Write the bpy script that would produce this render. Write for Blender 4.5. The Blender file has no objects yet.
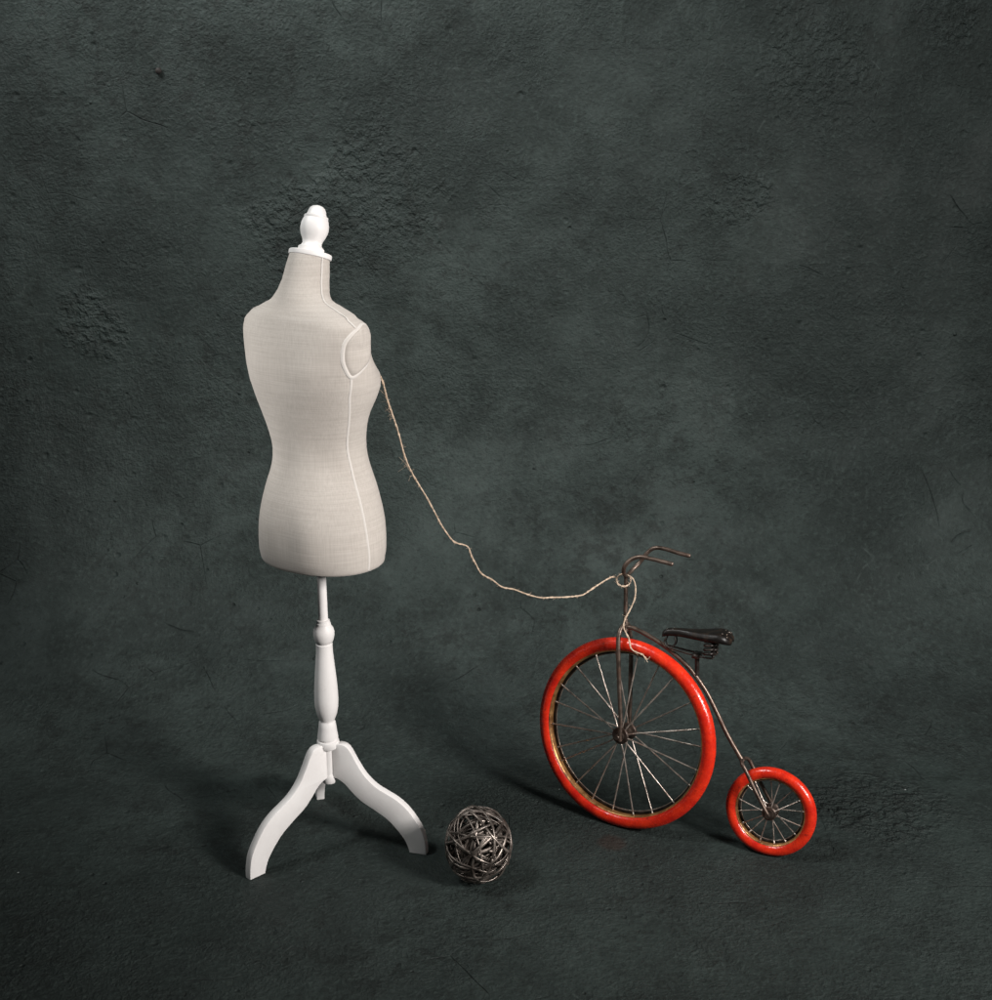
import bpy, bmesh, math, random
import numpy as np
from mathutils import Vector, Matrix

random.seed(7)
S = bpy.context.scene
COL = S.collection
R = math.radians

# ---------------------------------------------------------------- camera, world, lights, exposure
F_PX, PITCH = 1300.0, R(16)
CAM = Vector((0.0, -1.156, 0.684))
cd = bpy.data.cameras.new("camera")
cam = bpy.data.objects.new("camera", cd)
COL.objects.link(cam)
cam.location = CAM
cam.rotation_euler = (R(90) - PITCH, 0, 0)
cd.sensor_fit = 'HORIZONTAL'
cd.sensor_width = 36.0
cd.lens = F_PX / 992 * 36
cd.clip_start, cd.clip_end = 0.05, 50
S.camera = cam

wd = bpy.data.worlds.new("World")
S.world = wd
wd.use_nodes = True
bg = wd.node_tree.nodes['Background']
bg.inputs['Color'].default_value = (0.90, 0.97, 1.0, 1)
bg.inputs['Strength'].default_value = 0.038


def area(name, loc, target, size, power, col=(1, 1, 1), size_y=None, spread=180):
    ld = bpy.data.lights.new(name, 'AREA')
    ld.energy = power
    ld.color = col
    ld.size = size
    if size_y:
        ld.shape = 'RECTANGLE'
        ld.size_y = size_y
    ld.spread = R(spread)
    o = bpy.data.objects.new(name, ld)
    COL.objects.link(o)
    o.location = loc
    o.rotation_euler = (Vector(target) - Vector(loc)).to_track_quat('-Z', 'Y').to_euler()
    return o


area("key_lamp", (1.14, -0.97, 0.94), (0.02, 0.05, 0.36), 0.36, 8.6, (1.0, 0.96, 0.93), spread=82)
area("wall_lamp", (-1.10, -0.30, 2.10), (-0.16, 0.50, 0.98), 0.36, 8.0, (0.98, 1.0, 0.99), spread=66)
area("back_lamp", (-1.10, -0.35, 0.75), (-0.245, -0.025, 0.462), 0.18, 0.09, (1.0, 0.97, 0.94), spread=13)

S.cycles.use_light_tree = False
S.cycles.use_denoising = True
S.cycles.denoiser = 'OPENIMAGEDENOISE'
S.cycles.denoising_input_passes = 'RGB_ALBEDO_NORMAL'
S.cycles.denoising_prefilter = 'ACCURATE'
S.cycles.use_adaptive_sampling = False
S.view_settings.view_transform = 'Standard'
S.view_settings.look = 'None'
S.view_settings.exposure = 0
S.view_settings.gamma = 1

FW = Vector((0, math.cos(PITCH), -math.sin(PITCH)))
UP = Vector((0, math.sin(PITCH), math.cos(PITCH)))


def at_depth(u, v, d):
    """the point seen at photo position (u, v), d metres in front of the camera"""
    return CAM + d * (FW + Vector(((u - 496) / F_PX, 0, 0)) + UP * ((500 - v) / F_PX))


def depth_of(p):
    return (Vector(p) - CAM).dot(FW)


# ---------------------------------------------------------------- helpers
def tag(o, label=None, cat=None, kind=None, group=None):
    if label: o['label'] = label
    if cat: o['category'] = cat
    if kind: o['kind'] = kind
    if group: o['group'] = group
    return o


def thing(name, label, cat, mat=None):
    o = bpy.data.objects.new(name, None)
    o.empty_display_size = 0.03
    COL.objects.link(o)
    if mat is not None: o.matrix_world = mat
    return tag(o, label, cat)


def obj(name, bm, m, parent=None, smooth=True, angle=None):
    me = bpy.data.meshes.new(name)
    bmesh.ops.recalc_face_normals(bm, faces=bm.faces[:])
    bm.to_mesh(me)
    bm.free()
    me.materials.append(m)
    for p in me.polygons: p.use_smooth = smooth
    if smooth and angle is not None: me.set_sharp_from_angle(angle=R(angle))
    o = bpy.data.objects.new(name, me)
    COL.objects.link(o)
    if parent is not None: o.parent = parent
    return o


def curve(pts, n):
    """Catmull-Rom through pts, n points per span"""
    P = [Vector(p) for p in pts]
    P = [2 * P[0] - P[1]] + P + [2 * P[-1] - P[-2]]
    out = []
    for i in range(1, len(P) - 2):
        a, b, c, d = P[i - 1:i + 3]
        for k in range(n):
            t = k / n
            out.append(0.5 * (2 * b + (c - a) * t + (2 * a - 5 * b + 4 * c - d) * t * t + (3 * b - a - 3 * c + d) * t ** 3))
    out.append(P[-2])
    return out


def tube(bm, pts, rad, seg=10, closed=False, cap=True, flat=1.0, ref=None):
    n = len(pts)
    rr = rad if callable(rad) else (lambda t: rad)
    tang = []
    for i in range(n):
        if closed: t = pts[(i + 1) % n] - pts[i - 1]
        else: t = pts[min(i + 1, n - 1)] - pts[max(i - 1, 0)]
        tang.append(t.normalized())
    u = tang[0].orthogonal().normalized()
    rings = []
    for i in range(n):
        if ref is not None: u = ref(i)
        u = (u - tang[i] * u.dot(tang[i])).normalized()
        w = tang[i].cross(u)
        r = rr(i / max(1, n - 1))
        rings.append([bm.verts.new(pts[i] + r * (flat * math.cos(a) * u + math.sin(a) * w)) for a in [2 * math.pi * k / seg for k in range(seg)]])
    m = n if closed else n - 1
    for i in range(m):
        A, B = rings[i], rings[(i + 1) % n]
        off = 0
        if closed and i == n - 1:
            off = min(range(seg), key=lambda s: (A[0].co - B[s].co).length)
        for k in range(seg):
            bm.faces.new((A[k], A[(k + 1) % seg], B[(k + 1 + off) % seg], B[(k + off) % seg]))
    if cap and not closed:
        for ring, p, t, s in ((rings[0], pts[0], tang[0], -1), (rings[-1], pts[-1], tang[-1], 1)):
            r = rr(0 if s < 0 else 1)
            c = bm.verts.new(p + t * s * r * 0.5)
            for k in range(seg): bm.faces.new((ring[k], ring[(k + 1) % seg], c))
    return rings


def lathe(bm, prof, seg=48, M=None, closed=False):
    """prof = (radius, height) pairs round +Z; M places it"""
    M = M or Matrix()
    rings = []
    for r, z in prof:
        if r < 1e-6: rings.append([bm.verts.new(M @ Vector((0, 0, z)))])
        else: rings.append([bm.verts.new(M @ Vector((r * math.cos(a), r * math.sin(a), z))) for a in [2 * math.pi * k / seg for k in range(seg)]])
    m = len(rings)
    for i in range(m if closed else m - 1):
        A, B = rings[i], rings[(i + 1) % m]
        for k in range(seg):
            k2 = (k + 1) % seg
            if len(A) == 1 and len(B) == 1: continue
            if len(A) == 1: bm.faces.new((A[0], B[k], B[k2]))
            elif len(B) == 1: bm.faces.new((A[k], A[k2], B[0]))
            else: bm.faces.new((A[k], A[k2], B[k2], B[k]))


def mm(seq, s=0.001):
    return [tuple(x * s for x in p) for p in seq]


# ---------------------------------------------------------------- materials
class Mat:
    def __init__(self, name):
        self.m = bpy.data.materials.new(name)
        self.m.use_nodes = True
        self.t = self.m.node_tree
        self.b = self.t.nodes['Principled BSDF']
        self.tc = self.t.nodes.new('ShaderNodeTexCoord').outputs['Object']

    def n(self, typ, **kw):
        x = self.t.nodes.new(typ)
        for k, v in kw.items(): setattr(x, k, v)
        return x

    def link(self, a, b): self.t.links.new(a, b)

    def setin(self, node, key, v):
        if hasattr(v, 'is_linked') or isinstance(v, bpy.types.NodeSocket): self.link(v, node.inputs[key])
        else: node.inputs[key].default_value = v

    def noise(self, scale, detail=4, rough=0.55, vec=None, dist=0.0):
        x = self.n('ShaderNodeTexNoise')
        x.inputs['Scale'].default_value = scale
        x.inputs['Detail'].default_value = detail
        x.inputs['Roughness'].default_value = rough
        x.inputs['Distortion'].default_value = dist
        self.link(vec or self.tc, x.inputs['Vector'])
        return x.outputs['Fac']

    def mapping(self, scale=(1, 1, 1), loc=(0, 0, 0), rot=(0, 0, 0)):
        x = self.n('ShaderNodeMapping')
        x.inputs['Scale'].default_value = scale
        x.inputs['Location'].default_value = loc
        x.inputs['Rotation'].default_value = rot
        self.link(self.tc, x.inputs['Vector'])
        return x.outputs['Vector']

    def voronoi(self, scale, feature='F1', vec=None, rnd=1.0):
        x = self.n('ShaderNodeTexVoronoi', feature=feature)
        x.inputs['Scale'].default_value = scale
        x.inputs['Randomness'].default_value = rnd
        self.link(vec or self.tc, x.inputs['Vector'])
        return x

    def ramp(self, fac, stops):
        x = self.n('ShaderNodeValToRGB')
        e = x.color_ramp.elements
        while len(e) < len(stops): e.new(0.5)
        for el, (p, c) in zip(e, stops):
            el.position = p
            el.color = (c, c, c, 1) if isinstance(c, (int, float)) else (*c, 1)
        self.link(fac, x.inputs['Fac'])
        return x.outputs['Color']

    def math(self, op, a, b=0.0, clamp=False):
        x = self.n('ShaderNodeMath', operation=op, use_clamp=clamp)
        self.setin(x, 0, a)
        self.setin(x, 1, b)
        return x.outputs[0]

    def mix(self, fac, a, b, typ='MIX'):
        x = self.n('ShaderNodeMix', data_type='RGBA', blend_type=typ)
        self.setin(x, 0, fac)
        for k, v in ((6, a), (7, b)):
            self.setin(x, k, (*v, 1) if isinstance(v, tuple) and len(v) == 3 else v)
        return x.outputs[2]

    def bump(self, h, strength=1.0, dist=0.001, prev=None):
        x = self.n('ShaderNodeBump')
        x.inputs['Strength'].default_value = strength
        x.inputs['Distance'].default_value = dist
        self.link(h, x.inputs['Height'])
        if prev is not None: self.link(prev, x.inputs['Normal'])
        return x.outputs['Normal']

    def near(self, p, r, wob, amount=0.6):
        """1 inside a ragged patch of radius r round the point p, 0 outside"""
        d = self.n('ShaderNodeVectorMath', operation='DISTANCE')
        self.link(self.tc, d.inputs[0])
        d.inputs[1].default_value = p
        q = self.math('MULTIPLY', d.outputs['Value'], 1.0 / r)
        q = self.math('ADD', q, self.math('MULTIPLY', self.math('SUBTRACT', wob, 0.5), amount * 2))
        x = self.n('ShaderNodeMapRange', interpolation_type='SMOOTHSTEP')
        self.link(q, x.inputs['Value'])
        x.inputs['From Min'].default_value, x.inputs['From Max'].default_value = 0.55, 1.05
        x.inputs['To Min'].default_value, x.inputs['To Max'].default_value = 1, 0
        return x.outputs['Result']

    def out(self, col=None, rough=None, normal=None, **kw):
        if col is not None: self.setin(self.b, 'Base Color', (*col, 1) if isinstance(col, tuple) else col)
        if rough is not None: self.setin(self.b, 'Roughness', rough)
        if normal is not None: self.link(normal, self.b.inputs['Normal'])
        for k, v in kw.items(): self.setin(self.b, k, v)
        return self.m


WALL_Y, COVE = 0.50, 0.38


def wall_pt(u, v):
    d = at_depth(u, v, 1.0) - CAM
    return CAM + d * ((WALL_Y - CAM.y) / d.y)


def floor_pt(u, v, z=0.0):
    d = at_depth(u, v, 1.0) - CAM
    return CAM + d * ((z - CAM.z) / d.z)


def plaster():
    M = Mat("dark green plaster")
    big = M.noise(3.1, 6, 0.64)
    mid = M.noise(10, 7, 0.72, dist=0.3)
    grit = M.noise(170, 4, 0.66)
    col = M.mix(M.ramp(big, [(0.38, 0), (0.62, 1)]), (0.0133, 0.0200, 0.0182), (0.0277, 0.0391, 0.0356))
    col = M.mix(M.math('MULTIPLY', M.ramp(mid, [(0.46, 0), (0.62, 1)]), 0.7), col, (0.0116, 0.0172, 0.0154))
    # grey-green rubbed clouds
    rub = M.ramp(M.noise(4.6, 10, 0.74, vec=M.mapping(loc=(7.1, 2.2, 5.5))), [(0.52, 0), (0.68, 1)])
    col = M.mix(M.math('MULTIPLY', rub, 0.22), col, (0.0384, 0.0537, 0.0495))
    # small dark worn spots, thicker towards some areas
    spot = M.ramp(M.noise(34, 8, 0.82), [(0.51, 0), (0.57, 1)])
    area_ = M.ramp(M.noise(3.4, 5, 0.6, vec=M.mapping(loc=(3.3, 1.7, 0.4))), [(0.42, 0.06), (0.58, 1)])
    col = M.mix(M.math('MULTIPLY', M.math('MULTIPLY', spot, area_), 0.62), col, (0.0068, 0.0098, 0.0083))
    fleck = M.noise(330, 3, 0.68, vec=M.mapping(loc=(2, 8, 3)))
    col = M.mix(M.ramp(grit, [(0.52, 0.0), (0.72, 0.55)]), col, (0.0433, 0.0603, 0.0546))
    col = M.mix(M.ramp(grit, [(0.30, 0.6), (0.44, 0.0)]), col, (0.0072, 0.0102, 0.0091))
    col = M.mix(M.ramp(fleck, [(0.30, 0.45), (0.42, 0.0)]), col, (0.0072, 0.0102, 0.0091))
    # pale specks of paint
    vo = M.voronoi(19, vec=M.mapping(loc=(0.4000, 0.2000, 0.9000)))
    sep = M.n('ShaderNodeSeparateColor')
    M.link(vo.outputs['Color'], sep.inputs[0])
    sp = M.math('LESS_THAN', vo.outputs['Distance'], M.math('MULTIPLY', sep.outputs[1], 0.024))
    sp = M.math('MULTIPLY', sp, M.math('GREATER_THAN', sep.outputs[0], 0.55))
    col = M.mix(M.math('MULTIPLY', sp, 0.8), col, (0.4200, 0.4500, 0.4400))
    # short hairline scratches
    wv = M.n('ShaderNodeVectorMath', operation='ADD')
    M.link(M.tc, wv.inputs[0])
    nz = M.n('ShaderNodeTexNoise')
    nz.inputs['Scale'].default_value = 9
    nz.inputs['Detail'].default_value = 2
    M.link(M.tc, nz.inputs['Vector'])
    sc = M.n('ShaderNodeVectorMath', operation='SCALE')
    M.link(nz.outputs['Color'], sc.inputs[0])
    sc.inputs['Scale'].default_value = 0.038
    M.link(sc.outputs[0], wv.inputs[1])
    ve = M.voronoi(9.0, 'DISTANCE_TO_EDGE', vec=wv.outputs[0])
    crack = M.ramp(ve.outputs['Distance'], [(0.0, 1), (0.0055, 0)])
    gate = M.ramp(M.noise(8, 4, 0.6, vec=M.mapping(loc=(1.2, 9.0, 4.0))), [(0.55, 0), (0.64, 1)])
    crack = M.math('MULTIPLY', crack, gate)
    col = M.mix(M.math('MULTIPLY', crack, 0.22), col, (0.0081, 0.0119, 0.0109))
    # pale scuffs
    scuff = M.math('MULTIPLY', M.ramp(ve.outputs['Distance'], [(0.0, 1), (0.012, 0)]), M.ramp(M.noise(13, 4, 0.7, vec=M.mapping(loc=(5.2, 1.0, 7.0))), [(0.60, 0), (0.66, 1)]))
    col = M.mix(M.math('MULTIPLY', scuff, 0.4), col, (0.0595, 0.0756, 0.0704))
    # rusty smear on the ground by the big wheel
    wob = M.noise(40, 4, 0.6)
    st = M.near(tuple(floor_pt(611, 843)), 0.017, wob, 0.6)
    col = M.mix(M.math('MULTIPLY', st, 0.6), col, (0.0300, 0.0168, 0.0120))
    # relief: fine grit that comes and goes, coarse crusty patches, pimples and pits
    wob2 = M.noise(16, 3, 0.7)
    rough_ = None
    for p, r in ((wall_pt(820, 62), 0.08), (wall_pt(735, 195), 0.045), (wall_pt(345, 650), 0.10), (wall_pt(375, 190), 0.10), 
                 (floor_pt(868, 806), 0.085), (wall_pt(300, 235), 0.08), (wall_pt(950, 20), 0.04), (wall_pt(610, 590), 0.05), (wall_pt(90, 330), 0.05)):
        q = M.near(tuple(p), r, wob2, 0.9)
        if p.z < .01: q = M.math('MULTIPLY', q, 2.2)
        rough_ = q if rough_ is None else M.math('MAXIMUM', rough_, q)
    lump = M.ramp(M.noise(66, 3, 0.58), [(0.47, 0), (0.60, 1)])
    lump2 = M.ramp(M.noise(120, 2, 0.55, vec=M.mapping(loc=(4, 4, 4))), [(0.47, 0), (0.62, 1)])
    rgh = M.ramp(M.noise(6, 3, 0.65, vec=M.mapping(loc=(9, 3, 6))), [(0.40, 0.5), (0.60, 1.4)])
    h = M.math('MULTIPLY', fleck, 0.62)
    h = M.math('ADD', h, M.math('MULTIPLY', grit, 1.05))
    h = M.math('MULTIPLY', h, rgh)
    h = M.math('ADD', h, M.math('MULTIPLY', M.noise(30, 5, 0.62), 1.1))
    h = M.math('ADD', h, M.math('MULTIPLY', M.noise(2.4, 2), 4.0))
    h = M.math('ADD', h, M.math('MULTIPLY', M.math('MULTIPLY', M.math('ADD', lump, M.math('MULTIPLY', lump2, 0.5)), rough_), 0.65))
    pv = M.voronoi(26, vec=M.mapping(loc=(0.3700, 0.1100, 0.7300)))
    sep2 = M.n('ShaderNodeSeparateColor')
    M.link(pv.outputs['Color'], sep2.inputs[0])
    pim = M.ramp(pv.outputs['Distance'], [(0.02, 1), (0.07, 0)])
    h = M.math('ADD', h, M.math('MULTIPLY', M.math('MULTIPLY', pim, M.math('GREATER_THAN', sep2.outputs[0], 0.75)), 0.9))
    h = M.math('SUBTRACT', h, M.math('MULTIPLY', M.math('MULTIPLY', pim, M.math('LESS_THAN', sep2.outputs[0], 0.25)), 1.0))
    h = M.math('SUBTRACT', h, M.math('MULTIPLY', crack, 0.6))
    # fine pinholes, thick in some areas
    ph = M.voronoi(70, vec=M.mapping(loc=(0.7000, 0.3000, 0.2000)))
    sep3 = M.n('ShaderNodeSeparateColor')
    M.link(ph.outputs['Color'], sep3.inputs[0])
    hole = M.math('MULTIPLY', M.ramp(M.math('DIVIDE', ph.outputs['Distance'], M.math('ADD', sep3.outputs[1], 0.35)), [(0.08, 1), (0.26, 0)]), M.math('LESS_THAN', sep3.outputs[0], M.math('MULTIPLY', rgh, 0.15)))
    h = M.math('SUBTRACT', h, M.math('MULTIPLY', hole, 0.6))
    rg = M.ramp(mid, [(0.3, 0.58), (0.7, 0.82)])
    return M.out(col, rg, M.bump(h, 1.0, 0.0030), **{'Specular IOR Level': 0.32})


def linen():
    M = Mat("natural linen")
    warp = M.noise(1, 3, 0.6, vec=M.mapping((26, 26, 1050)))
    weft = M.noise(1, 3, 0.6, vec=M.mapping((900, 900, 30), rot=(0, 0, 0.4)))
    slub = M.noise(1, 4, 0.6, vec=M.mapping((14, 14, 330)))
    soft = M.noise(22, 3, 0.5)
    f = M.math('ADD', M.math('MULTIPLY', warp, 0.5), M.math('MULTIPLY', weft, 0.5))
    col = M.mix(M.ramp(f, [(0.36, 0), (0.64, 1)]), (0.425, 0.386, 0.348), (0.520, 0.480, 0.438))
    col = M.mix(M.math('MULTIPLY', M.ramp(slub, [(0.5, 0), (0.72, 1)]), 0.28), col, (0.575, 0.535, 0.492))
    col = M.mix(M.math('MULTIPLY', M.ramp(soft, [(0.4, 0), (0.7, 1)]), 0.25), col, (0.375, 0.340, 0.308))
    return M.out(col, 0.85, M.bump(f, 0.5, 0.0005), **{'Sheen Weight': 0.15, 'Specular IOR Level': 0.25})


def tape():
    M = Mat("white cotton tape")
    f = M.noise(700, 2, 0.5)
    return M.out(M.mix(f, (0.54, 0.505, 0.47), (0.64, 0.61, 0.575)), 0.9, M.bump(f, 0.3, 0.0003))


def white_paint():
    M = Mat("white satin paint")
    f = M.noise(30, 5, 0.65)
    g = M.noise(260, 3, 0.5)
    brush = M.noise(1, 4, 0.6, vec=M.mapping((420, 420, 22)))
    col = M.mix(M.ramp(f, [(0.35, 0), (0.65, 1)]), (0.74, 0.715, 0.70), (0.80, 0.78, 0.765))
    smut = M.ramp(M.noise(75, 7, 0.75, vec=M.mapping(loc=(3, 1, 8))), [(0.57, 0), (0.70, 1)])
    col = M.mix(M.math('MULTIPLY', smut, 0.2), col, (0.48, 0.44, 0.41))
    h = M.math('ADD', M.math('MULTIPLY', f, 1.6), M.math('ADD', M.math('MULTIPLY', g, 0.35), M.math('MULTIPLY', brush, 0.5)))
    return M.out(col, M.ramp(g, [(0.3, 0.42), (0.7, 0.6)]), M.bump(h, 0.14, 0.0007))


def red_paint():
    M = Mat("red enamel paint")
    f = M.noise(60, 5, 0.65)
    g = M.noise(420, 4, 0.6)
    col = M.mix(M.ramp(f, [(0.35, 0), (0.65, 1)]), (0.48, 0.012, 0.006), (0.78, 0.038, 0.010))
    wear = M.ramp(M.noise(170, 6, 0.75), [(0.56, 0), (0.66, 1)])
    wear = M.math('MULTIPLY', wear, M.ramp(M.noise(30, 3, 0.5), [(0.45, 0), (0.62, 1)]))
    col = M.mix(M.math('MULTIPLY', wear, 0.75), col, (0.09, 0.012, 0.008))
    h = M.math('ADD', M.math('MULTIPLY', f, 1.2), M.math('MULTIPLY', g, 0.35))
    return M.out(col, M.ramp(g, [(0.3, 0.16), (0.75, 0.36)]), M.bump(h, 0.55, 0.0009), **{'Specular IOR Level': 0.55})


def metal(name, dark, light, rust, rough=(0.32, 0.6), metallic=0.85, scale=120):
    M = Mat(name)
    f = M.noise(scale, 5, 0.65)
    g = M.noise(scale * 4, 3, 0.6)
    col = M.mix(M.ramp(f, [(0.35, 0), (0.65, 1)]), dark, light)
    rs = M.ramp(M.noise(scale * 0.7, 6, 0.7, vec=M.mapping(loc=(2, 5, 1))), [(0.5, 0), (0.62, 1)])
    col = M.mix(M.math('MULTIPLY', rs, 0.8), col, rust)
    met = M.math('MULTIPLY', M.math('SUBTRACT', 1.0, M.math('MULTIPLY', rs, 0.7)), metallic)
    rg = M.ramp(f, [(0.3, rough[0]), (0.7, rough[1])])
    return M.out(col, rg, M.bump(M.math('ADD', f, M.math('MULTIPLY', g, 0.4)), 0.4, 0.0004), Metallic=met)


def leather():
    M = Mat("black saddle leather")
    f = M.noise(300, 4, 0.6)
    w = M.ramp(M.noise(110, 6, 0.75), [(0.50, 0), (0.64, 1)])
    col = M.mix(M.math('MULTIPLY', w, 0.5), (0.0055, 0.0042, 0.0036), (0.055, 0.034, 0.021))
    return M.out(col, M.ramp(f, [(0.3, 0.34), (0.7, 0.52)]), M.bump(f, 0.5, 0.0005), **{'Specular IOR Level': 0.35})


def jute():
    M = Mat("jute twine")
    f = M.noise(500, 4, 0.6)
    return M.out(M.mix(M.ramp(f, [(0.3, 0), (0.7, 1)]), (0.38, 0.27, 0.185), (0.66, 0.52, 0.40)), 0.95, M.bump(f, 0.5, 0.0004))


PLASTER, LINEN, TAPE, WHITE, RED, LEATHER, JUTE = plaster(), linen(), tape(), white_paint(), red_paint(), leather(), jute()
IRON = metal("brown worn iron", (0.08, 0.058, 0.046), (0.19, 0.142, 0.115), (0.075, 0.04, 0.026), (0.30, 0.5), 0.8)
BLACK_IRON = metal("blackened iron", (0.012, 0.010, 0.009), (0.032, 0.026, 0.022), (0.028, 0.016, 0.011), (0.35, 0.6), 0.6)
WIRE = metal("spoke wire", (0.34, 0.28, 0.24), (0.62, 0.54, 0.48), (0.14, 0.08, 0.055), (0.25, 0.42), 0.8)
NAIL = metal("rusted black nail iron", (0.008, 0.007, 0.0065), (0.02, 0.016, 0.014), (0.02, 0.011, 0.008), (0.55, 0.75), 0.3)
HUB = metal("rusty dark hub metal", (0.035, 0.027, 0.022), (0.11, 0.08, 0.065), (0.055, 0.027, 0.017), (0.32, 0.55), 0.7)
BRONZE = metal("bronzed rim metal", (0.32, 0.15, 0.052), (0.78, 0.42, 0.17), (0.07, 0.022, 0.010), (0.28, 0.46), 0.75, 95)
VINE = metal("bronzed wicker strands", (0.05, 0.041, 0.035), (0.38, 0.325, 0.285), (0.022, 0.016, 0.012), (0.26, 0.45), 0.7, 55)

# ---------------------------------------------------------------- the setting: floor and wall meet in one smooth cove
HALF = 1.5
bm = bmesh.new()
a = [bm.verts.new((x, y, 0)) for y in (-1.0, WALL_Y - COVE) for x in (-HALF, HALF)]
bm.faces.new((a[0], a[1], a[3], a[2]))
tag(obj("floor", bm, PLASTER), "dark green rough plaster floor running into the wall behind", kind='structure')
bm = bmesh.new()
prof = [(WALL_Y - COVE + COVE * math.sin(t), COVE - COVE * math.cos(t)) for t in [math.pi / 2 * k / 40 for k in range(41)]] + [(WALL_Y, 1.7)]
rows_ = [[bm.verts.new((x, y, z)) for x in (-HALF, HALF)] for y, z in prof]
for p, q in zip(rows_, rows_[1:]): bm.faces.new((p[0], p[1], q[1], q[0]))
tag(obj("wall", bm, PLASTER), "dark green rough plaster wall", kind='structure')

# measured slices of the torso
TORSO = [  # row, height, half width, centre shift, depth ratio, exponent, tilt
    (256, 0.5754, 0.0172, 0.0010, 1.000, 2.00, 0.300),
    (258, 0.5737, 0.0175, 0.0005, 1.000, 2.00, 0.289),
    (262, 0.5702, 0.0181, -0.0006, 1.000, 2.00, 0.268),
    (266, 0.5668, 0.0187, -0.0016, 1.000, 2.00, 0.247),
    (270, 0.5633, 0.0193, -0.0026, 1.000, 2.00, 0.226),
    (275, 0.5589, 0.0200, -0.0039, 0.982, 2.00, 0.199),
    (280, 0.5546, 0.0207, -0.0052, 0.970, 2.00, 0.173),
    (285, 0.5502, 0.0223, -0.0069, 0.921, 2.00, 0.146),
    (290, 0.5458, 0.0240, -0.0086, 0.872, 2.00, 0.120),
    (294, 0.5423, 0.0266, -0.0103, 0.790, 2.00, 0.080),
    (298, 0.5388, 0.0299, -0.0115, 0.713, 2.04, 0.040),
    (301, 0.5361, 0.0346, -0.0118, 0.642, 2.08, 0.010),
    (303.5, 0.5339, 0.0401, -0.0115, 0.587, 2.11, 0.000),
    (306, 0.5317, 0.0448, -0.0112, 0.549, 2.15, 0.000),
    (308.5, 0.5295, 0.0495, -0.0108, 0.523, 2.18, 0.000),
    (311, 0.5273, 0.0552, -0.0112, 0.478, 2.22, 0.000),
    (314, 0.5246, 0.0580, -0.0113, 0.469, 2.26, 0.000),
    (317, 0.5219, 0.0617, -0.0101, 0.471, 2.31, 0.000),
    (320, 0.5193, 0.0644, -0.0090, 0.477, 2.35, 0.000),
    (323, 0.5166, 0.0649, -0.0085, 0.489, 2.40, 0.000),
    (326, 0.5139, 0.0655, -0.0081, 0.499, 2.44, 0.000),
    (330, 0.5104, 0.0654, -0.0081, 0.509, 2.50, 0.000),
    (335, 0.5059, 0.0651, -0.0084, 0.517, 2.48, 0.000),
    (340, 0.5014, 0.0648, -0.0083, 0.529, 2.45, 0.000),
    (346, 0.4960, 0.0644, -0.0078, 0.550, 2.42, 0.000),
    (352, 0.4906, 0.0641, -0.0068, 0.574, 2.39, 0.000),
    (358, 0.4852, 0.0641, -0.0054, 0.603, 2.36, 0.000),
    (364, 0.4798, 0.0639, -0.0039, 0.634, 2.33, 0.000),
    (370, 0.4743, 0.0635, -0.0026, 0.657, 2.30, 0.000),
    (375, 0.4698, 0.0634, -0.0011, 0.679, 2.28, 0.000),
    (380, 0.4652, 0.0630, 0.0003, 0.704, 2.26, 0.000),
    (386, 0.4597, 0.0614, 0.0013, 0.732, 2.24, 0.000),
    (392, 0.4542, 0.0600, 0.0016, 0.741, 2.21, 0.000),
    (400, 0.4469, 0.0575, 0.0011, 0.743, 2.18, 0.000),
    (408, 0.4395, 0.0543, 0.0005, 0.751, 2.15, 0.000),
    (416, 0.4321, 0.0516, 0.0006, 0.767, 2.12, 0.000),
    (424, 0.4247, 0.0491, 0.0014, 0.794, 2.10, 0.000),
    (432, 0.4172, 0.0466, 0.0025, 0.835, 2.11, 0.000),
    (440, 0.4097, 0.0448, 0.0035, 0.868, 2.11, 0.000),
    (448, 0.4022, 0.0442, 0.0042, 0.885, 2.11, 0.000),
    (456, 0.3947, 0.0449, 0.0047, 0.878, 2.12, 0.000),
    (464, 0.3872, 0.0465, 0.0050, 0.873, 2.12, 0.000),
    (472, 0.3796, 0.0493, 0.0051, 0.848, 2.12, 0.000),
    (480, 0.3720, 0.0524, 0.0049, 0.826, 2.13, 0.000),
    (488, 0.3643, 0.0548, 0.0047, 0.825, 2.13, 0.000),
    (496, 0.3567, 0.0569, 0.0045, 0.822, 2.13, 0.000),
    (504, 0.3490, 0.0589, 0.0044, 0.817, 2.14, 0.000),
    (512, 0.3412, 0.0605, 0.0043, 0.812, 2.14, 0.000),
    (520, 0.3335, 0.0617, 0.0042, 0.807, 2.15, 0.000),
    (528, 0.3257, 0.0625, 0.0039, 0.801, 2.15, 0.000),
    (536, 0.3179, 0.0630, 0.0035, 0.796, 2.15, 0.000),
    (543, 0.3111, 0.0632, 0.0032, 0.791, 2.15, 0.000),
    (549, 0.3052, 0.0630, 0.0028, 0.787, 2.15, 0.000),
    (553, 0.3012, 0.0622, 0.0026, 0.785, 2.15, 0.000),
]

# ---------------------------------------------------------------- dress form
TX = np.linspace(0, 2 * math.pi, 97)[:-1]


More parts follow.
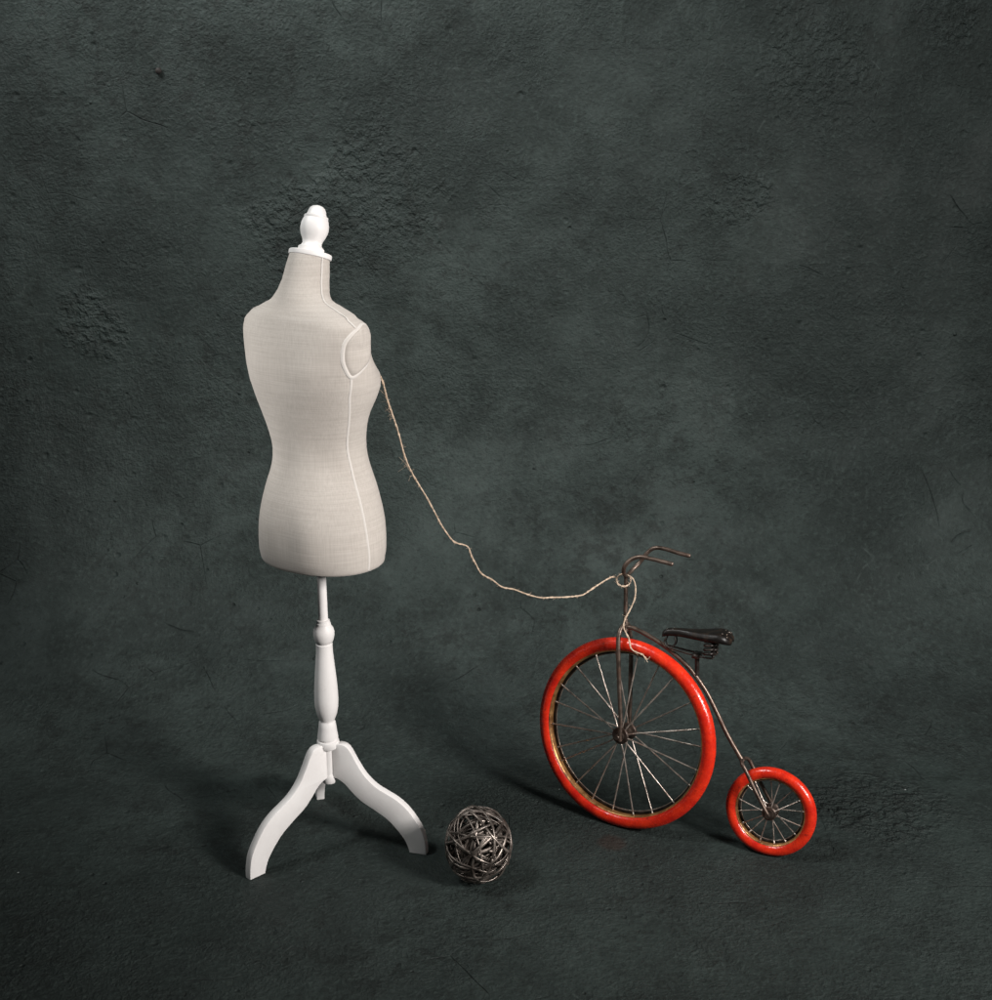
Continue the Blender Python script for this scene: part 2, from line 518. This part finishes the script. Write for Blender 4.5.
def torso_slice(row, z, w, c, ratio, ex, tilt):
    k = 2 / ex
    ct, st = np.cos(TX), np.sin(TX)
    d = w * ratio
    x = w * np.sign(ct) * np.abs(ct) ** k
    y = d * np.sign(st) * np.abs(st) ** k
    two = lambda m, s: np.exp(-((x - m) / s) ** 2) + np.exp(-((x + m) / s) ** 2)
    g = lambda r0, s: math.exp(-((row - r0) / s) ** 2)
    y = y + np.where(st > 0, g(376, 17) * .013 * two(.030, .019) * np.clip(st * 1.6, 0, 1), 0)
    y = y - np.where(st < 0, g(522, 26) * .0032 * two(.028, .02) * np.clip(-st * 1.6, 0, 1), 0)
    y = y - np.where(st < 0, g(365, 26) * .0018 * two(.034, .02) * np.clip(-st * 1.6, 0, 1), 0)
    return [Vector((a, b + c, z - tilt * b)) for a, b in zip(x, y)]


BASE = Vector((-.164, -.001, 0))
PSI = R(55)
# local x = the form's own right side, y = the way it faces
FORM = Matrix(((math.sin(PSI), math.cos(PSI), 0, BASE.x), (-math.cos(PSI), math.sin(PSI), 0, BASE.y), (0, 0, 1, 0), (0, 0, 0, 1)))
form = thing("dress_form", "tall linen dressmaker's torso on a white turned wooden tripod stand", "dress form", FORM)

bm = bmesh.new()
rings = [torso_slice(*r) for r in TORSO]
lo = TORSO[-1]
for dz, s in ((-.0025, .997), (-.0045, .988), (-.0058, .966), (-.0064, .925), (-.0068, .8)):   # rolled hem, then the flat underside
    rings.append(torso_slice(999, lo[1] + dz, lo[2] * s, lo[3], lo[4], lo[5], 0))
VR = [[bm.verts.new(p) for p in r] for r in rings]
for A, B in zip(VR, VR[1:]):
    for k in range(96): bm.faces.new((A[k], A[(k + 1) % 96], B[(k + 1) % 96], B[k]))
for r in (VR[0], VR[-1]):
    m = bm.verts.new(sum((v.co for v in r), Vector()) / 96)
    for k in range(96): bm.faces.new((r[k], r[(k + 1) % 96], m))
torso = obj("torso", bm, LINEN, form)

SURF = []     # (z, ring) for laying the tapes on the cloth
for r in rings: SURF.append(r)


def on_side(y, z, sx, out=0.0):
    """point of the torso's side surface at (y, z); sx = +1 right, -1 left"""
    best = None
    for A, B in zip(SURF, SURF[1:]):
        z0, z1 = A[0].z, B[0].z
        if (z0 - z) * (z1 - z) <= 0 and z0 != z1:
            t = (z - z0) / (z1 - z0)
            ring = [A[k].lerp(B[k], t) for k in range(96)]
            c = sum(p.y for p in ring) / 96
            for k in range(96):
                p, q = ring[k], ring[(k + 1) % 96]
                if (p.y - y) * (q.y - y) <= 0 and p.y != q.y:
                    s = (y - p.y) / (q.y - p.y)
                    x = p.x + s * (q.x - p.x)
                    if best is None or x * sx > best * sx: best = x
    if best is None: best = 0.055 * sx
    return Vector((best + out * sx, y, z))


def side_normal(p, sx):
    e = .002
    ty = on_side(p.y + e, p.z, sx) - on_side(p.y - e, p.z, sx)
    tz = on_side(p.y, p.z + e, sx) - on_side(p.y, p.z - e, sx)
    n = ty.cross(tz).normalized()
    return n if n.x * sx > 0 else -n


OVAL = mm([(-3.5, 521.5), (-13, 518), (-20.5, 513), (-25.5, 505.5), (-26.2, 493), (-23.6, 484), (-18, 476), (-8, 481.5), (-.5, 486), (6, 493), (9, 500), (10.5, 507), (9, 515), (3.5, 520)])
SEAM = mm([(-18, 476), (-17.6, 465.5), (-16.7, 456.3), (-11.9, 437), (-8.5, 417.6), (-5.4, 403), (-3.8, 391), (-4.6, 371.7), (-4.5, 358.3), (-4.7, 344.9), (-4.3, 328.3), (-3.5, 315), (-3.2, 303), (-3.2, 297)])
for sx in (1, -1):
    flat2 = curve([(0, y, z) for y, z in OVAL + OVAL[:1]], 6)[:-1]
    edge = []
    for p in flat2:
        q = on_side(p.y, p.z, sx)
        q.x = sx * max(abs(q.x), 0.0585 - 0.004 * max(0, min(1, (p.z - .509) / .012)))
        edge.append(q)
    for _ in range(3):
        edge = [(edge[i - 1] + 2 * edge[i] + edge[(i + 1) % len(edge)]) / 4 for i in range(len(edge))]
    if sx < 0: edge = [e + Vector((.0016, 0, 0)) for e in edge]
    cen = sum(edge, Vector()) / len(edge)
    bm = bmesh.new()
    prev = None
    for t in [0, .12, .25, .4, .55, .7, .85]:
        cur = []
        for e in edge:
            p = e.lerp(cen, t)
            p.x += sx * (0.0002 + 0.0048 * math.sqrt(max(0, 1 - (1 - t) ** 2)))
            if t == 0: p.x -= sx * 0.0025
            cur.append(bm.verts.new(p))
        if prev:
            for k in range(len(cur)): bm.faces.new((prev[k], prev[(k + 1) % len(cur)], cur[(k + 1) % len(cur)], cur[k]))
        prev = cur
    c = bm.verts.new(Vector((cen.x + sx * 0.0051, cen.y, cen.z)))
    for k in range(len(prev)): bm.faces.new((prev[k], prev[(k + 1) % len(prev)], c))
    cap = obj("arm_plate", bm, LINEN, form)
    bm = bmesh.new()
    ctr = cen
    tube(bm, [e - side_normal(e, sx) * .0003 for e in edge], lambda t: 0.0012 + 0.0010 * (1 + math.cos(2 * math.pi * (t - .30))) / 2, 8, closed=True, flat=.45, ref=lambda i: side_normal(edge[i], sx))
    obj("armhole_tape", bm, TAPE, cap)
    bm = bmesh.new()
    pts = [on_side(p.y, p.z, sx, -0.0002) for p in curve([(0, y, z) for y, z in SEAM], 6)]
    for _ in range(2): pts = [pts[0]] + [(pts[i - 1] + 2 * pts[i] + pts[i + 1]) / 4 for i in range(1, len(pts) - 1)] + [pts[-1]]
    tube(bm, pts, 0.0014, 8, flat=.35, ref=lambda i: side_normal(pts[i], sx))
    obj("side_seam_tape", bm, TAPE, torso)
    # seam from the neck cap over the shoulder to the arm plate: runs along the middle of the side
    bm = bmesh.new()
    ring_pts = []
    top = [r for r in rings if r[0].z > 0.5175]
    for r in top:
        k = 94 if sx > 0 else 50
        ring_pts.append(r[k].copy() + Vector((sx * 0.0002, 0, 0.0002)))
    sp = curve([tuple(p) for p in ring_pts], 2)
    tube(bm, sp, 0.0011, 8, flat=.3, ref=lambda i: Vector((sx, 0, .35)))
    obj("shoulder_seam_tape", bm, TAPE, torso)

# white turned finial, leaning with the neck
tl = math.atan(0.30)
NECK = Matrix.Translation((0, .0012, .5748)) @ Matrix.Rotation(-tl, 4, 'X')
bm = bmesh.new()
lathe(bm, mm([(0, -1), (20.4, -1), (21.3, -.4), (21.6, 1), (21.4, 3.6), (20.5, 4.4), (13.6, 4.7), (13.2, 5), (13, 8.4), (12.2, 9.3), (11, 10), (10, 11.5), (9.6, 13.5), (10.2, 16), (12.2, 20),
              (13.6, 24), (14.2, 28), (13.9, 32), (12.8, 36), (11.9, 38), (12.1, 38.6), (12, 40), (10.6, 40.8), (9.8, 41), (9.7, 42.5), (9.2, 43.2), (8.9, 45), (7.6, 48), (5, 50), (2, 50.9), (0, 51)], .000885), 56, NECK)
obj("finial", bm, WHITE, form, angle=32)

POLE = [(0, 300), (4.1, 300), (4.2, 281), (4.5, 237), (4.6, 235), (6.1, 234.4), (6.3, 232), (6.9, 231.4), (7.1, 229.6), (7.6, 228.6), (9.3, 226), (10.2, 222.5), (10.1, 219), (9.2, 215), (8.2, 212.4), (7.4, 211.6), (7.4, 210.6), (8.0, 210),
        (8.0, 204), (8.6, 196), (9.5, 186), (10.6, 174), (11.4, 161), (11.6, 152), (11.2, 145), (10.0, 138.6), (8.6, 134.6), (7.6, 132), (7.3, 131), (7.4, 130), (8.0, 129), (8.6, 124), (9.3, 119), (10.1, 113), (10.1, 112), (9.3, 111.3),
        (9.4, 110.2), (10.6, 109.6), (11, 108), (11, 104.6), (10.2, 102.6), (8.5, 101.6), (6.4, 101.2), (6.3, 75), (6.6, 74), (7.2, 73), (7.2, 66.5), (6.4, 64.5), (4.5, 63.4), (0, 63.2)]
bm = bmesh.new()
lathe(bm, mm(POLE), 48)
obj("stand_pole", bm, WHITE, form, angle=35)

UPPER = [(5.5, 104), (8, 106.5), (13, 108), (19, 107), (24, 102), (30.5, 90), (38.5, 77.5), (49, 67.5), (60, 61.5), (69, 57), (78, 50.5), (85, 43), (92, 33), (96.5, 24.5), (99, 15), (100, 6), (100, 0.2)]
LOWER = [(83, 0.2), (81.5, 6), (78, 14), (71, 23), (61, 33), (47, 42), (34, 49.5), (25, 57.5), (17, 66), (10, 70.3), (5.5, 71)]
u2 = curve([(a, 0, b) for a, b in mm(UPPER)], 4)
l2 = curve([(a, 0, b) for a, b in mm(LOWER)], 6)
for az in (-135, -15, 105):
    bm = bmesh.new()
    M = Matrix.Rotation(R(az) - (PSI - R(90)), 4, 'Z')
    vs = [bm.verts.new(p + Vector((0, -.0042, 0))) for p in u2 + l2]
    f = bm.faces.new(vs)
    ext = bmesh.ops.extrude_face_region(bm, geom=[f])
    bmesh.ops.translate(bm, verts=[v for v in ext['geom'] if isinstance(v, bmesh.types.BMVert)], vec=(0, .0084, 0))
    rim_e = [e for e in bm.edges if len(e.link_faces) == 2 and any(len(q.verts) > 8 for q in e.link_faces)]
    bmesh.ops.bevel(bm, geom=rim_e, offset=.0009, segments=2, affect='EDGES', profile=.5)
    big = [q for q in bm.faces if len(q.verts) > 8]
    bmesh.ops.triangulate(bm, faces=big)
    bmesh.ops.transform(bm, matrix=M, verts=bm.verts[:])
    obj("leg", bm, WHITE, form, angle=30)

# ---------------------------------------------------------------- high wheel bicycle
PHI, LAM = .386123, .136412
hv = Vector((math.cos(PHI), -math.sin(PHI), 0))
nv = Vector((math.sin(PHI), math.cos(PHI), 0))
zz = Vector((0, 0, 1))
vv = zz * math.cos(LAM) + nv * math.sin(LAM)
nn = nv * math.cos(LAM) - zz * math.sin(LAM)
O = Vector((.12295, .0279, 0))
# local x = towards the small wheel, y = away from the camera, z = up along the leaning frame
BIKE = Matrix(((hv.x, nn.x, vv.x, O.x), (hv.y, nn.y, vv.y, O.y), (hv.z, nn.z, vv.z, O.z), (0, 0, 0, 1)))
bike = thing("high_wheel_bicycle", "small old high wheel bicycle with red tyres and black saddle", "bicycle", BIKE)


def wheel(cx, cy, cz, steer, Rc, rt, nspoke, hub_r, hub_w, turn, seedv):
    rnd = random.Random(seedv)
    w = bpy.data.objects.new("wheel", None)
    w.empty_display_size = .02
    COL.objects.link(w)
    w.parent = bike
    w.matrix_local = Matrix.Translation((cx, cy, cz)) @ Matrix.Rotation(-steer, 4, 'Z') @ Matrix.Rotation(R(90), 4, 'X')   # local z = the axle
    bm = bmesh.new()
    ph = [rnd.uniform(0, 6.28) for _ in range(4)]
    N = 160
    pts, rad = [], []
    for k in range(N):
        a = 2 * math.pi * k / N
        r = Rc + .0001 * math.sin(3 * a + ph[0]) + .00008 * math.sin(5 * a + ph[1])
        pts.append(Vector((r * math.cos(a), r * math.sin(a), .00012 * math.sin(2 * a + ph[2]))))
    tube(bm, pts, rt, 24, closed=True, ref=lambda i: pts[i].normalized())
    obj("tyre", bm, RED, w)
    ri, hw = Rc - rt * 1.02, rt * .62
    bm = bmesh.new()
    band = [(Rc - (rt + .0005) * math.cos(t), (rt + .0005) * math.sin(t)) for t in [R(-96 + 132 * k / 10) for k in range(11)]]
    lathe(bm, band + [(Rc - rt * .6, hw * .9), (Rc - rt * .6, -hw * .9)], 144, closed=True)
    rim = obj("rim", bm, BRONZE, w)
    bm = bmesh.new()
    lathe(bm, [(Rc - rt * .86, -rt * .56), (Rc - rt * 1.42, -rt * .60), (Rc - rt * 1.42, -rt * .66), (Rc - rt * .86, -rt * .64)], 144, closed=True)
    obj("rim_gap_shade", bm, BLACK_IRON, w)  # near-black ring standing in for the shaded slot between rim and wire
    bm = bmesh.new()
    lathe(bm, [(Rc - rt * 1.44 + .00045 * math.cos(t), -rt * .63 + .00045 * math.sin(t)) for t in [math.pi * k / 3 for k in range(6)]], 144, closed=True)
    obj("rim_wire", bm, WIRE, w)
    bm = bmesh.new()
    fl = hub_w * .5
    lathe(bm, [(0, fl + .009), (.0022, fl + .009), (.0026, fl + .0084), (.0026, fl + .0045), (.0048, fl + .0042), (.0048, fl + .0014), (hub_r - .0008, fl + .0012), (hub_r, fl + .0004), (hub_r, fl - .0012), (hub_r - .0008, fl - .002),
               (hub_r * .52, fl - .0028), (hub_r * .48, 0), (hub_r * .52, -fl + .0028), (hub_r - .0008, -fl + .002), (hub_r, -fl + .0012), (hub_r, -fl - .0004), (hub_r - .0008, -fl - .0012), (.0048, -fl - .0014), (.0048, -fl - .0042),
               (.0026, -fl - .0045), (.0026, -fl - .0084), (.0022, -fl - .009), (0, -fl - .009)], 28)
    obj("hub", bm, HUB, w, angle=30)
    for k in range(nspoke):
        s = 1 if k % 2 else -1
        a0 = turn + 2 * math.pi * k / nspoke + rnd.uniform(-.03, .03)
        a1 = a0 + rnd.uniform(-.05, .05)
        p0 = Vector(((hub_r - .0012) * math.cos(a0), (hub_r - .0012) * math.sin(a0), s * fl))
        p1 = Vector(((ri + .0012) * math.cos(a1), (ri + .0012) * math.sin(a1), s * hw * .12))
        bm = bmesh.new()
        d = p1 - p0
        kx = Vector((-math.sin(a0), math.cos(a0), 0)) * rnd.uniform(-.0009, .0009)
        kk = rnd.uniform(.08, .2)
        tube(bm, curve([tuple(p0), tuple(p0 + d * kk + kx), tuple(p0 + d * .6 + kx * .4), tuple(p1)], 4), .0008 if Rc > .06 else .0006, 6)
        tube(bm, [p1 - d.normalized() * .0045, p1], .00085, 6)
        obj("spoke", bm, WIRE, w)
    return w


wheel(.0022, -.0012, .0979, .1785, .0910, .0069, 22, .0088, .019, .06, 1)
wheel(.1531, .0008, .0446, .0586, .0386, .0058, 16, .0070, .013, .15, 2)


def bike_tubes(name, runs, mat, parent=bike, n=8, seg=12):
    bm = bmesh.new()
    for pts, rad in runs: tube(bm, curve(mm(pts), n), rad, seg)
    return obj(name, bm, mat, parent)


bike_tubes("front_fork", [
    ([(-4.5, -2, 210), (-7, -8, 206.5), (-7.6, -12.5, 198), (-6, -14.3, 180), (-3, -14.6, 150), (.5, -15, 120), (1.5, -15.6, 100), (1.8, -15.8, 94)], lambda t: .0024 - .0003 * t),
    ([(-4.5, 2, 210), (-4.2, 8, 207), (-3, 12, 198), (-1, 13.6, 180), (.5, 13.8, 150), (2, 13.4, 120), (2.6, 13.2, 100), (2.6, 13.2, 94)], lambda t: .0024 - .0003 * t)], IRON)
bike_tubes("stem", [([(-4.8, 0, 205), (-5.6, 0, 220), (-6.6, 0, 238), (-7.3, 0, 252), (-7.6, 0, 259)], .0021),
                    ([(-4.6, 0, 203), (-4.7, 0, 209), (-5, 0, 215)], lambda t: .0036 - .0013 * t)], IRON)
bike_tubes("handlebar", [
    ([(-7.6, 0, 258), (-7.2, -5, 260), (-6.4, -14, 264.5), (-4.6, -19, 271.5), (1.5, -20, 279.3), (10.5, -20, 283.2), (22.5, -20, 282.6), (34, -20, 281.2), (43.2, -20, 280)], .0021),
    ([(-7.6, 0, 258), (-6.8, 5, 259.5), (-4.5, 13, 263.5), (.5, 18.5, 270), (7.5, 20, 281), (14.5, 20, 286.1), (24.2, 20, 286.5), (37, 20, 284.2), (50.5, 20, 282.2)], .0021)], IRON)
bike_tubes("frame", [([(-4, 0, 206), (1, 0, 207), (10.4, 0, 204.7), (31.5, 0, 195.8), (52.7, 0, 182.7), (68.8, 0, 168.7), (82, 0, 152.6), (93, 0, 135), (105.5, 0, 113.7), (119, 0, 94.5), (122, 0, 90)],
                       lambda t: .0022 + .0006 * max(0, 1 - t * 9) + .0006 * max(0, (t - .88) * 8))], IRON)
bike_tubes("rear_fork", [
    ([(121.5, 0, 91), (122, -5, 92), (124, -10.5, 90.5), (128.2, -12, 85), (133.5, -12.2, 76), (139.4, -12.3, 66), (147, -12.4, 54), (152.6, -12.6, 45.5)], .0019),
    ([(121.5, 0, 91), (122.4, 5, 91.5), (126, 10.5, 89.5), (130.5, 12, 82), (136, 12.2, 72.5), (143, 12.3, 61.5), (150.5, 12.4, 50), (153.4, 12.4, 45.5)], .0019)], IRON)
bike_tubes("seat_post", [([(70.8, 0, 169), (70.2, 0, 178), (69.4, 0, 188)], .0023)], BLACK_IRON)

# saddle
SAD = [  # x, half width, top height, skirt drop
    (33.6, 2.6, 207.5, 3.5), (35, 4.6, 209.6, 5.5), (40, 5.4, 211.8, 6.2), (50, 5.8, 213.0, 6.4), (60, 7.4, 213.4, 6.8), (68, 10.2, 213.9, 7.4), (77, 13.8, 214.8, 8.2), (85, 16.2, 215.9, 9.2), (91, 16.8, 216.3, 9.4), (96, 16.0, 215.4, 8.6), (99.5, 13.8, 213.6, 7.0), (102, 10, 211.6, 5), (103.2, 5.5, 210.2, 3)]
sx_ = curve([(a, b, c) for a, b, c, d in SAD], 4)
dr_ = curve([(a, d * .74, 0) for a, b, c, d in SAD], 4)
bm = bmesh.new()
prev = None
for p, q in zip(sx_, dr_):
    x, hw, zt, dp = p.x, p.y, p.z, q.y
    sec = []
    for k in range(15):
        t = -1 + 2 * k / 14
        y = hw * math.sin(t * math.pi / 2) if abs(t) < .999 else hw * t
        zc = zt - .9 * (1 - math.cos(t * math.pi / 2)) * min(1, hw / 8) - dp * max(0, (abs(t) - .55) / .45) ** 1.7
        sec.append((y * (1.0 if abs(t) < .95 else .97), zc))
    inner = [(y * .82, z - 1.6) for y, z in reversed(sec)]
    cur = [bm.verts.new((x * .001, y * .001, z * .001)) for y, z in sec + inner]
    if prev:
        for k in range(len(cur)): bm.faces.new((prev[k], prev[(k + 1) % len(cur)], cur[(k + 1) % len(cur)], cur[k]))
    else: first = cur
    prev = cur
bm.faces.new(first)
bm.faces.new(prev)
saddle = obj("saddle", bm, LEATHER, bike)
for s in (-1, 1):
    for x, y, z in ((94, 8, 215.4), (98, 5.5, 214.7), (99, 10.5, 213.2), (95.5, 12, 213.6), (37.5, 2.2, 210.3), (44, 3.2, 211.8)):
        bm = bmesh.new()
        lathe(bm, [(.0007, 0), (.0006, .0003), (.0003, .0005), (0, .0006)], 10, Matrix.Translation((x * .001, s * y * .001, z * .001 + .0002)))
        obj("saddle_rivet", bm, WIRE, saddle)
bm = bmesh.new()
loop = [(38, -3, 203), (36.5, -3.4, 198), (40, -3.6, 193.4), (45, -3.6, 194.5), (47.5, -3.4, 199), (46.5, -3, 205)]
tube(bm, curve(mm(loop), 6), .0007, 8)
tube(bm, curve(mm([(x, -y, z) for x, y, z in loop]), 6), .0007, 8)
for s in (-1, 1):
    tube(bm, curve(mm([(40, 3.6 * s, 193.6), (52, 4.6 * s, 191.8), (66, 5.6 * s, 190.2), (78, 7.5 * s, 189.8), (87, 8.5 * s, 190.2)]), 6), .0010, 8)
bx = bmesh.ops.create_cube(bm, size=1)
bmesh.ops.transform(bm, matrix=Matrix.Translation((.0694, 0, .1893)) @ Matrix.Diagonal((.007, .016, .004, 1)), verts=bx['verts'])
obj("saddle_rails", bm, BLACK_IRON, saddle)
for s in (-1, 1):
    bm = bmesh.new()
    hel = []
    for k in range(90):
        a = k / 89 * 2 * math.pi * 4
        hel.append(Vector((.0825 + .0044 * math.cos(a), s * .0085 + .0044 * math.sin(a), .1918 + .0165 * k / 89)))
    tube(bm, hel, .0015, 7)
    obj("saddle_spring", bm, BLACK_IRON, saddle)

# ---------------------------------------------------------------- woven ball
BALL_A, BALL_B = .0325, .0380
bc = floor_pt(478.3, 843.5, BALL_B + .0008)
rnd = random.Random(21)
bm = bmesh.new()


def strand(frac0, frac1, off, tilt, spin, lev, r, wob):
    ph = [rnd.uniform(0, 6.28) for _ in range(3)]
    M = Matrix.Rotation(spin, 3, 'Z') @ Matrix.Rotation(tilt, 3, 'X')
    n = max(10, int(64 * (frac1 - frac0)))
    pts, nor = [], []
    for k in range(n + 1):
        a = 2 * math.pi * (frac0 + (frac1 - frac0) * k / n)
        o = off + wob * math.sin(2 * a + ph[0]) + wob * .6 * math.sin(3 * a + ph[1])
        o = max(-.9, min(.9, o))
        q = math.sqrt(1 - o * o)
        d = M @ Vector((q * math.cos(a), q * math.sin(a), o))
        L = lev * (1 + .018 * math.sin(5 * a + ph[2]))
        pts.append(Vector((d.x * BALL_A * L, d.y * BALL_A * L, d.z * BALL_B * L)))
        nor.append(d.copy())
    tube(bm, pts, r, 7, flat=.6, ref=lambda i: nor[i])


for k in range(24):
    strand(0, rnd.uniform(.9, 1.05), rnd.uniform(-.45, .45), math.acos(rnd.uniform(-1, 1)), rnd.uniform(0, 6.28), rnd.uniform(.93, .975), rnd.uniform(.0006, .0018), rnd.uniform(0, .09))
for k in range(22):
    a = rnd.uniform(0, 1)
    strand(a, a + rnd.uniform(.2, .45), rnd.uniform(-.7, .7), math.acos(rnd.uniform(-1, 1)), rnd.uniform(0, 6.28), rnd.uniform(.84, .96), rnd.uniform(.0006, .0018), rnd.uniform(.03, .16))
for k in range(30):
    strand(0, 1, rnd.uniform(-.5, .5), math.acos(rnd.uniform(-1, 1)), rnd.uniform(0, 6.28), rnd.uniform(.55, .85), rnd.uniform(.0006, .0018), rnd.uniform(0, .15))
zmin = min(v.co.z for v in bm.verts)
ball = obj("wicker_ball", bm, VINE)
ball.location = (bc.x, bc.y, -zmin)
tag(ball, "loosely woven dark wicker ball on the floor beside the tripod", "ball")

# ---------------------------------------------------------------- twine from the bust to the handlebar
bpy.context.view_layer.update()


def near_vertex(u, v):
    best = None
    for r in rings:
        for p in r:
            w = FORM @ p
            d = depth_of(w)
            q = (w - CAM)
            uu, v2 = 496 + F_PX * q.x / d, 500 - F_PX * q.dot(UP) / d
            e = (uu - u) ** 2 + (v2 - v) ** 2 + (0 if d > 0 else 1e9)
            if best is None or e < best[0]: best = (e, w, d)
    return best[1], best[2]


p_start, d0 = near_vertex(380.6, 374.5)
stem_top = BIKE @ Vector((-.0074, 0, .255))
d1 = depth_of(stem_top)
PIX = [(387.7, 400.8), (393, 416), (398.6, 433.5), (405.4, 458), (413.5, 475.7), (425.8, 496), (434, 511), (442, 526), (451.7, 539.6), (457, 543.2), (463.6, 544.8), (468.4, 547.6), (470.9, 555), (475, 563), (481.6, 573.7), (492.5, 580),
       (502, 587), (514, 589.4), (528, 594.6), (541.5, 597.8), (552, 597.4), (560.5, 597.3), (572, 596.6), (582.3, 595), (589, 591), (596, 586.2), (606.8, 579.4), (612.5, 577)]
path = [p_start - Vector((.001, 0, 0)), at_depth(382.5, 381, d0 - .002)]
for u, v in PIX:
    path.append(at_depth(u, v, d0 + (d1 - .004 - d0) * ((u - 380) / (620 - 380))))
cu, cv = 623.6, 580.2
for k in range(0, 15):              # round the stem: over behind, down in front
    a = R(150 - k * 30)
    path.append(at_depth(cu + 7.0 * math.cos(a), cv - 6.2 * math.sin(a), d1 + .0052 * math.sin(a) - .0002 * k))
dd = d1 - .008
for u, v, e in ((632.3, 578, .002), (635.4, 586.5, 0), (634.8, 598, 0), (630.4, 609, 0), (625.2, 618.7, -.001), (623.6, 626.8, -.003), (626, 633, -.003), (629, 639, -.004), (630.8, 647.7, -.006), (635.5, 652, -.008), (642, 654.4, -.008), (646.4, 659.5, -.007)):
    path.append(at_depth(u, v, dd + e))
line = curve([tuple(p) for p in path], 14)
ln = [0]
for p, q in zip(line, line[1:]): ln.append(ln[-1] + (q - p).length)
bm = bmesh.new()
view = Vector((0, 1, 0))
for ph in (0, math.pi):             # two plies laid round each other
    pts = []
    for i, p in enumerate(line):
        t = (line[min(i + 1, len(line) - 1)] - line[max(i - 1, 0)]).normalized()
        u = t.cross(view).normalized()
        w = t.cross(u)
        a = ln[i] * 2 * math.pi / .0105 + ph + .9 * math.sin(ln[i] * 170) + .6 * math.sin(ln[i] * 411)
        pts.append(p + (.00027 + .00012 * math.sin(ln[i] * 260)) * (math.cos(a) * u + math.sin(a) * w))
    tube(bm, pts, .00058, 6)
rh = random.Random(5)
for i in range(len(line)):          # loose fibres
    s = ln[i]
    busy = any(abs(s - c) < w for c, w in ((.028, .012), (.088, .013)))
    if rh.random() < (.8 if busy else .42):
        t = (line[min(i + 1, len(line) - 1)] - line[max(i - 1, 0)]).normalized()
        d = Vector((rh.uniform(-1, 1 if not busy else .2), rh.uniform(-.6, .6), rh.uniform(-1, 1))).normalized()
        L = rh.uniform(.004, .0105) if busy else rh.uniform(.0010, .0034)
        c1 = line[i] + (d * .5 + t * rh.uniform(-.5, .5)) * L
        tube(bm, curve([tuple(line[i]), tuple(c1), tuple(c1 + (d * .4 + Vector((rh.uniform(-.5, .5), 0, rh.uniform(-.5, .5)))) * L)], 4), lambda t: .00016 - .00007 * t, 4)
e0 = line[-1]
for k in range(3):                  # frayed end
    d = Vector((rh.uniform(.2, 1), -.1, rh.uniform(-.8, .4))).normalized() * .0035
    tube(bm, curve([tuple(e0 - d * .3), tuple(e0 + d * .5), tuple(e0 + d + Vector((0, 0, rh.uniform(-.002, .002))))], 4), .00035, 5)
tag(obj("twine", bm, JUTE), "slack jute twine strung from the linen bust to the bicycle handlebar", "twine")

# ---------------------------------------------------------------- nail in the wall
npos = wall_pt(159, 71)
bm = bmesh.new()
lathe(bm, [(0, -.012), (.0018, -.012), (.0018, .0012), (.0036, .0016), (.0040, .0028), (.0032, .0038), (0, .0042)], 16, Matrix.Rotation(R(90), 4, 'X'))
nl = obj("nail", bm, NAIL)
nl.location = npos
tag(nl, "dark nail head sticking out of the plaster wall at upper left", "nail")
